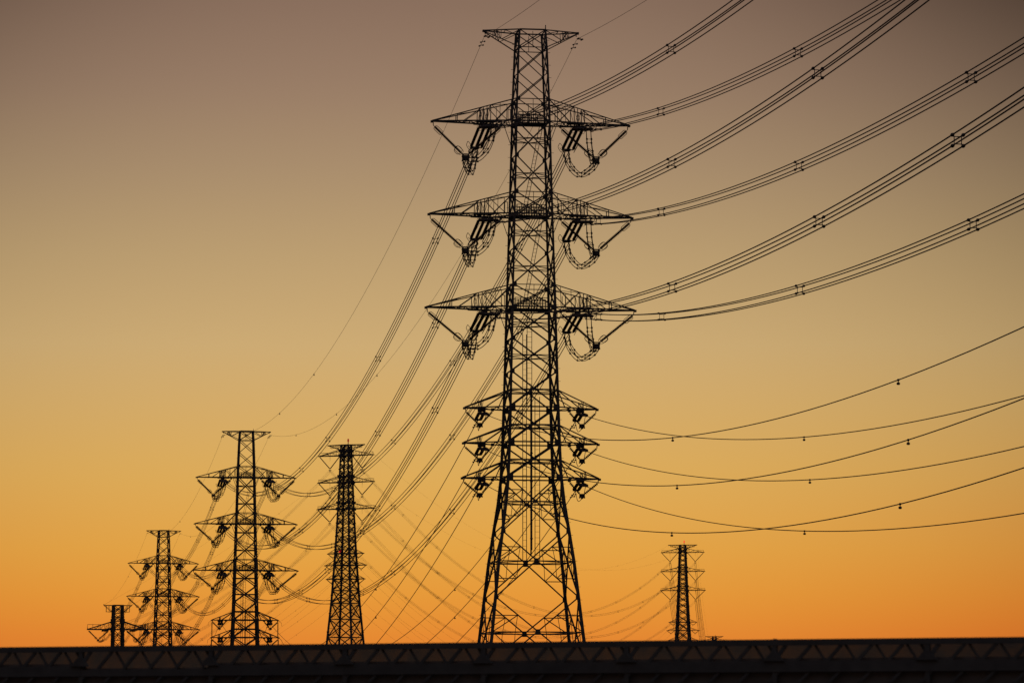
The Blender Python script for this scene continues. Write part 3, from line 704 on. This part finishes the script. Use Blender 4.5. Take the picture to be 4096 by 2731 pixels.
# ------------------------------------------------------------------ insulators and jumpers on every tower
def spline(pts, n=10):
    P = [V(p) for p in pts]; P = [P[0]*2-P[1]] + P + [P[-1]*2-P[-2]]; o = []
    for i in range(1, len(P)-2):
        for k in range(n):
            t = k/n; a, b, c, d = P[i-1:i+3]
            o.append(.5*((2*b) + (c-a)*t + (2*a-5*b+4*c-d)*t*t + (3*b-a-3*c+d)*t**3))
    o.append(P[-2]); return o
JM = {}
def jumper(n, T, k, sd, zl):
    """quad (or single) jumper loop from the back tension set through the clamp to the front one"""
    big = k[0] == 'a'; la, dz, tl = (LATB, DZB, TB-.3) if big else (LATS, DZS, TS-.2)
    key = (n, big, sd)
    base = attach(T, 0, zl)
    if key in JM: o = copy_tree(JM[key], KIDS)
    else:
        u = V((math.cos(T[3]), math.sin(T[3]), 0)); a0 = u*(sd*la)+V((0, 0, dz))
        (db, bb), (df, bf) = BACK[n, k, sd], FRONT[n, k, sd]
        P0 = a0+db*tl+V((0, 0, bb*tl)); P1 = a0+df*tl+V((0, 0, bf*tl)); cl = u*(sd*(7.0 if big else 5.45))+V((0, 0, -4.05 if big else -1.98))
        o = empty("jumper_cable", base)
        if big: ctrl = [P0, P0.lerp(cl, .12)+V((0, 0, -1.2)), P0.lerp(cl, .45)+V((0, 0, -1.9)), P0.lerp(cl, .8)+V((0, 0, -1.0)), cl, V((*cl.lerp(P1, .4).xy, cl.z-.35)), V((*cl.lerp(P1, .75).xy, cl.z+.3)), V((*cl.lerp(P1, .94).xy, P1.z-1.0)), P1]
        else: ctrl = [P0, P0.lerp(cl, .4)+V((0, 0, -.75)), cl, cl.lerp(P1, .5)+V((0, 0, -.25)), P1]
        path = spline(ctrl)
        offs = [(x, z) for x in (-.24, .24) for z in (-.2, .2)] if big else [(0, 0)]
        for x, z in offs: m = MB(); m.tube([p+u*x+V((0, 0, z)) for p in path], .042 if big else .034, 5); kid(o, m.build("jumper_wire", ALU, o))
        if big:
            N_ = len(path)
            for q in (.08, .17, .26, .34, .42, .62, .74, .86):
                m = MB(); i = int(q*(N_-1)); p = path[i]; d = (path[min(i+1, N_-1)]-p)
                cs = [p+u*x+V((0, 0, z)) for x, z in ((-.24, -.2), (.24, -.2), (.24, .2), (-.24, .2))]
                for a in range(4): m.prism(cs[a], cs[(a+1) % 4], .04); lump(m, cs[a], d, .26, .10)
                kid(o, m.build("jumper_spacer", STEEL, o))
        JM[key] = o
    o.location = base
    tag(o, f"looped jumper cable under {SIDE[sd]} end of {NAMES[n]}'s {ARM[k]}", "jumper cable", f"jumper cables on the {NAMES[n]}")
for n, T, keys, zz in (('A', A_, ('a1', 'a2', 'a3', 'L1', 'L2', 'L3'), ZA), ('B', B_, ('a1', 'a2', 'a3', 'L1', 'L2'), ZA), ('C', C_, ('a1', 'a2', 'a3'), ZA), ('D', D_, ('a1',), ZD)):
    for k in keys:
        big = k[0] == 'a'
        for sd in (-1, 1):
            la, dz = (LATB, DZB) if big else (LATS, DZS); at_ = attach(T, sd*la, zz[k]+dz)
            for nm, (d, b) in (("far", BACK[n, k, sd]), ("near", FRONT[n, k, sd])):
                place((PT if big else PTS) if n == 'A' else (PT2 if big else PTS2), at_, aim(d+V((0, 0, b))), f"{nm} side tension insulator strings, {SIDE[sd]} end of {NAMES[n]}'s {ARM[k]}", f"tension insulators on the {NAMES[n]}")
            pv = ((PV if big else PVS) if n == 'A' else (PV2 if big else PVS2))[k]
            place(pv, attach(T, sd*(7.0 if big else 5.45), zz[k]), (0, 0, T[3]+(0 if sd > 0 else math.pi)), f"V-shaped insulator pair under {SIDE[sd]} end of {NAMES[n]}'s {ARM[k]}", f"V-shaped insulators on the {NAMES[n]}")
            jumper(n, T, k, sd, zz[k])
for n, T in (('E', E_), ('F', F_)):
    for k in ('a1', 'a2', 'a3', 'l1', 'l2', 'l3'):
        for sd in (-1, 1):
            big = k[0] == 'a'; lat_ = 7.4 if big else TE[k]-2.3
            place((PVE if big else PVe)[k], attach(T, sd*lat_, ZE[k]), (0, 0, T[3]+(0 if sd > 0 else math.pi)), f"V-shaped insulator pair under {SIDE[sd]} end of {NAMES[n]}'s {ARM[k]}", f"V-shaped insulators on the {NAMES[n]}")
# straight insulators hanging from the tips of the second pylon's small crossarms
hp = empty("hanging_insulator"); m = MB(); m.tube([(0, 0, 0), (0, 0, -.4)], .05, 6); string(m, (0, 0, -.35), (0, 0, -3.0), .16, .07, 15); kid(hp, m.build("insulator_string", PORC, hp))
m = MB(); lump(m, (0, 0, -3.15), (0, 0, 1), .4, .09); m.tube([(0, 0, -3.1), (0, 0, -9)], .028, 5); kid(hp, m.build("drop_wire", ALU, hp))
m = MB(); m.tube([(.1, 0, .1), (.75, 0, -.4), (.85, 0, -1.1)], .03, 5); kid(hp, m.build("arcing_horn", STEEL, hp))
for k in ('L1', 'L2'):
    for sd in (-1, 1):
        place(hp, attach(B_, sd*(TA[k]-.02), ZA[k]-.1), (0, 0, B_[3]+(0 if sd > 0 else math.pi)), f"straight insulator hanging from {SIDE[sd]} tip of second largest pylon's {ARM[k]}", "straight insulators on the second largest pylon")
wr = Wire.between(attach(B_, TA['L1'], ZA['L1']-3.2), attach(B_, TA['L1']+11.5, ZA['L1']-14.5)+V((0, -60, 0)), .4)
single("power_line", wr, 0, wr.L, "slanting tap wire running down right from the second largest pylon's straight insulator", "tap wires at the second largest pylon", .03)
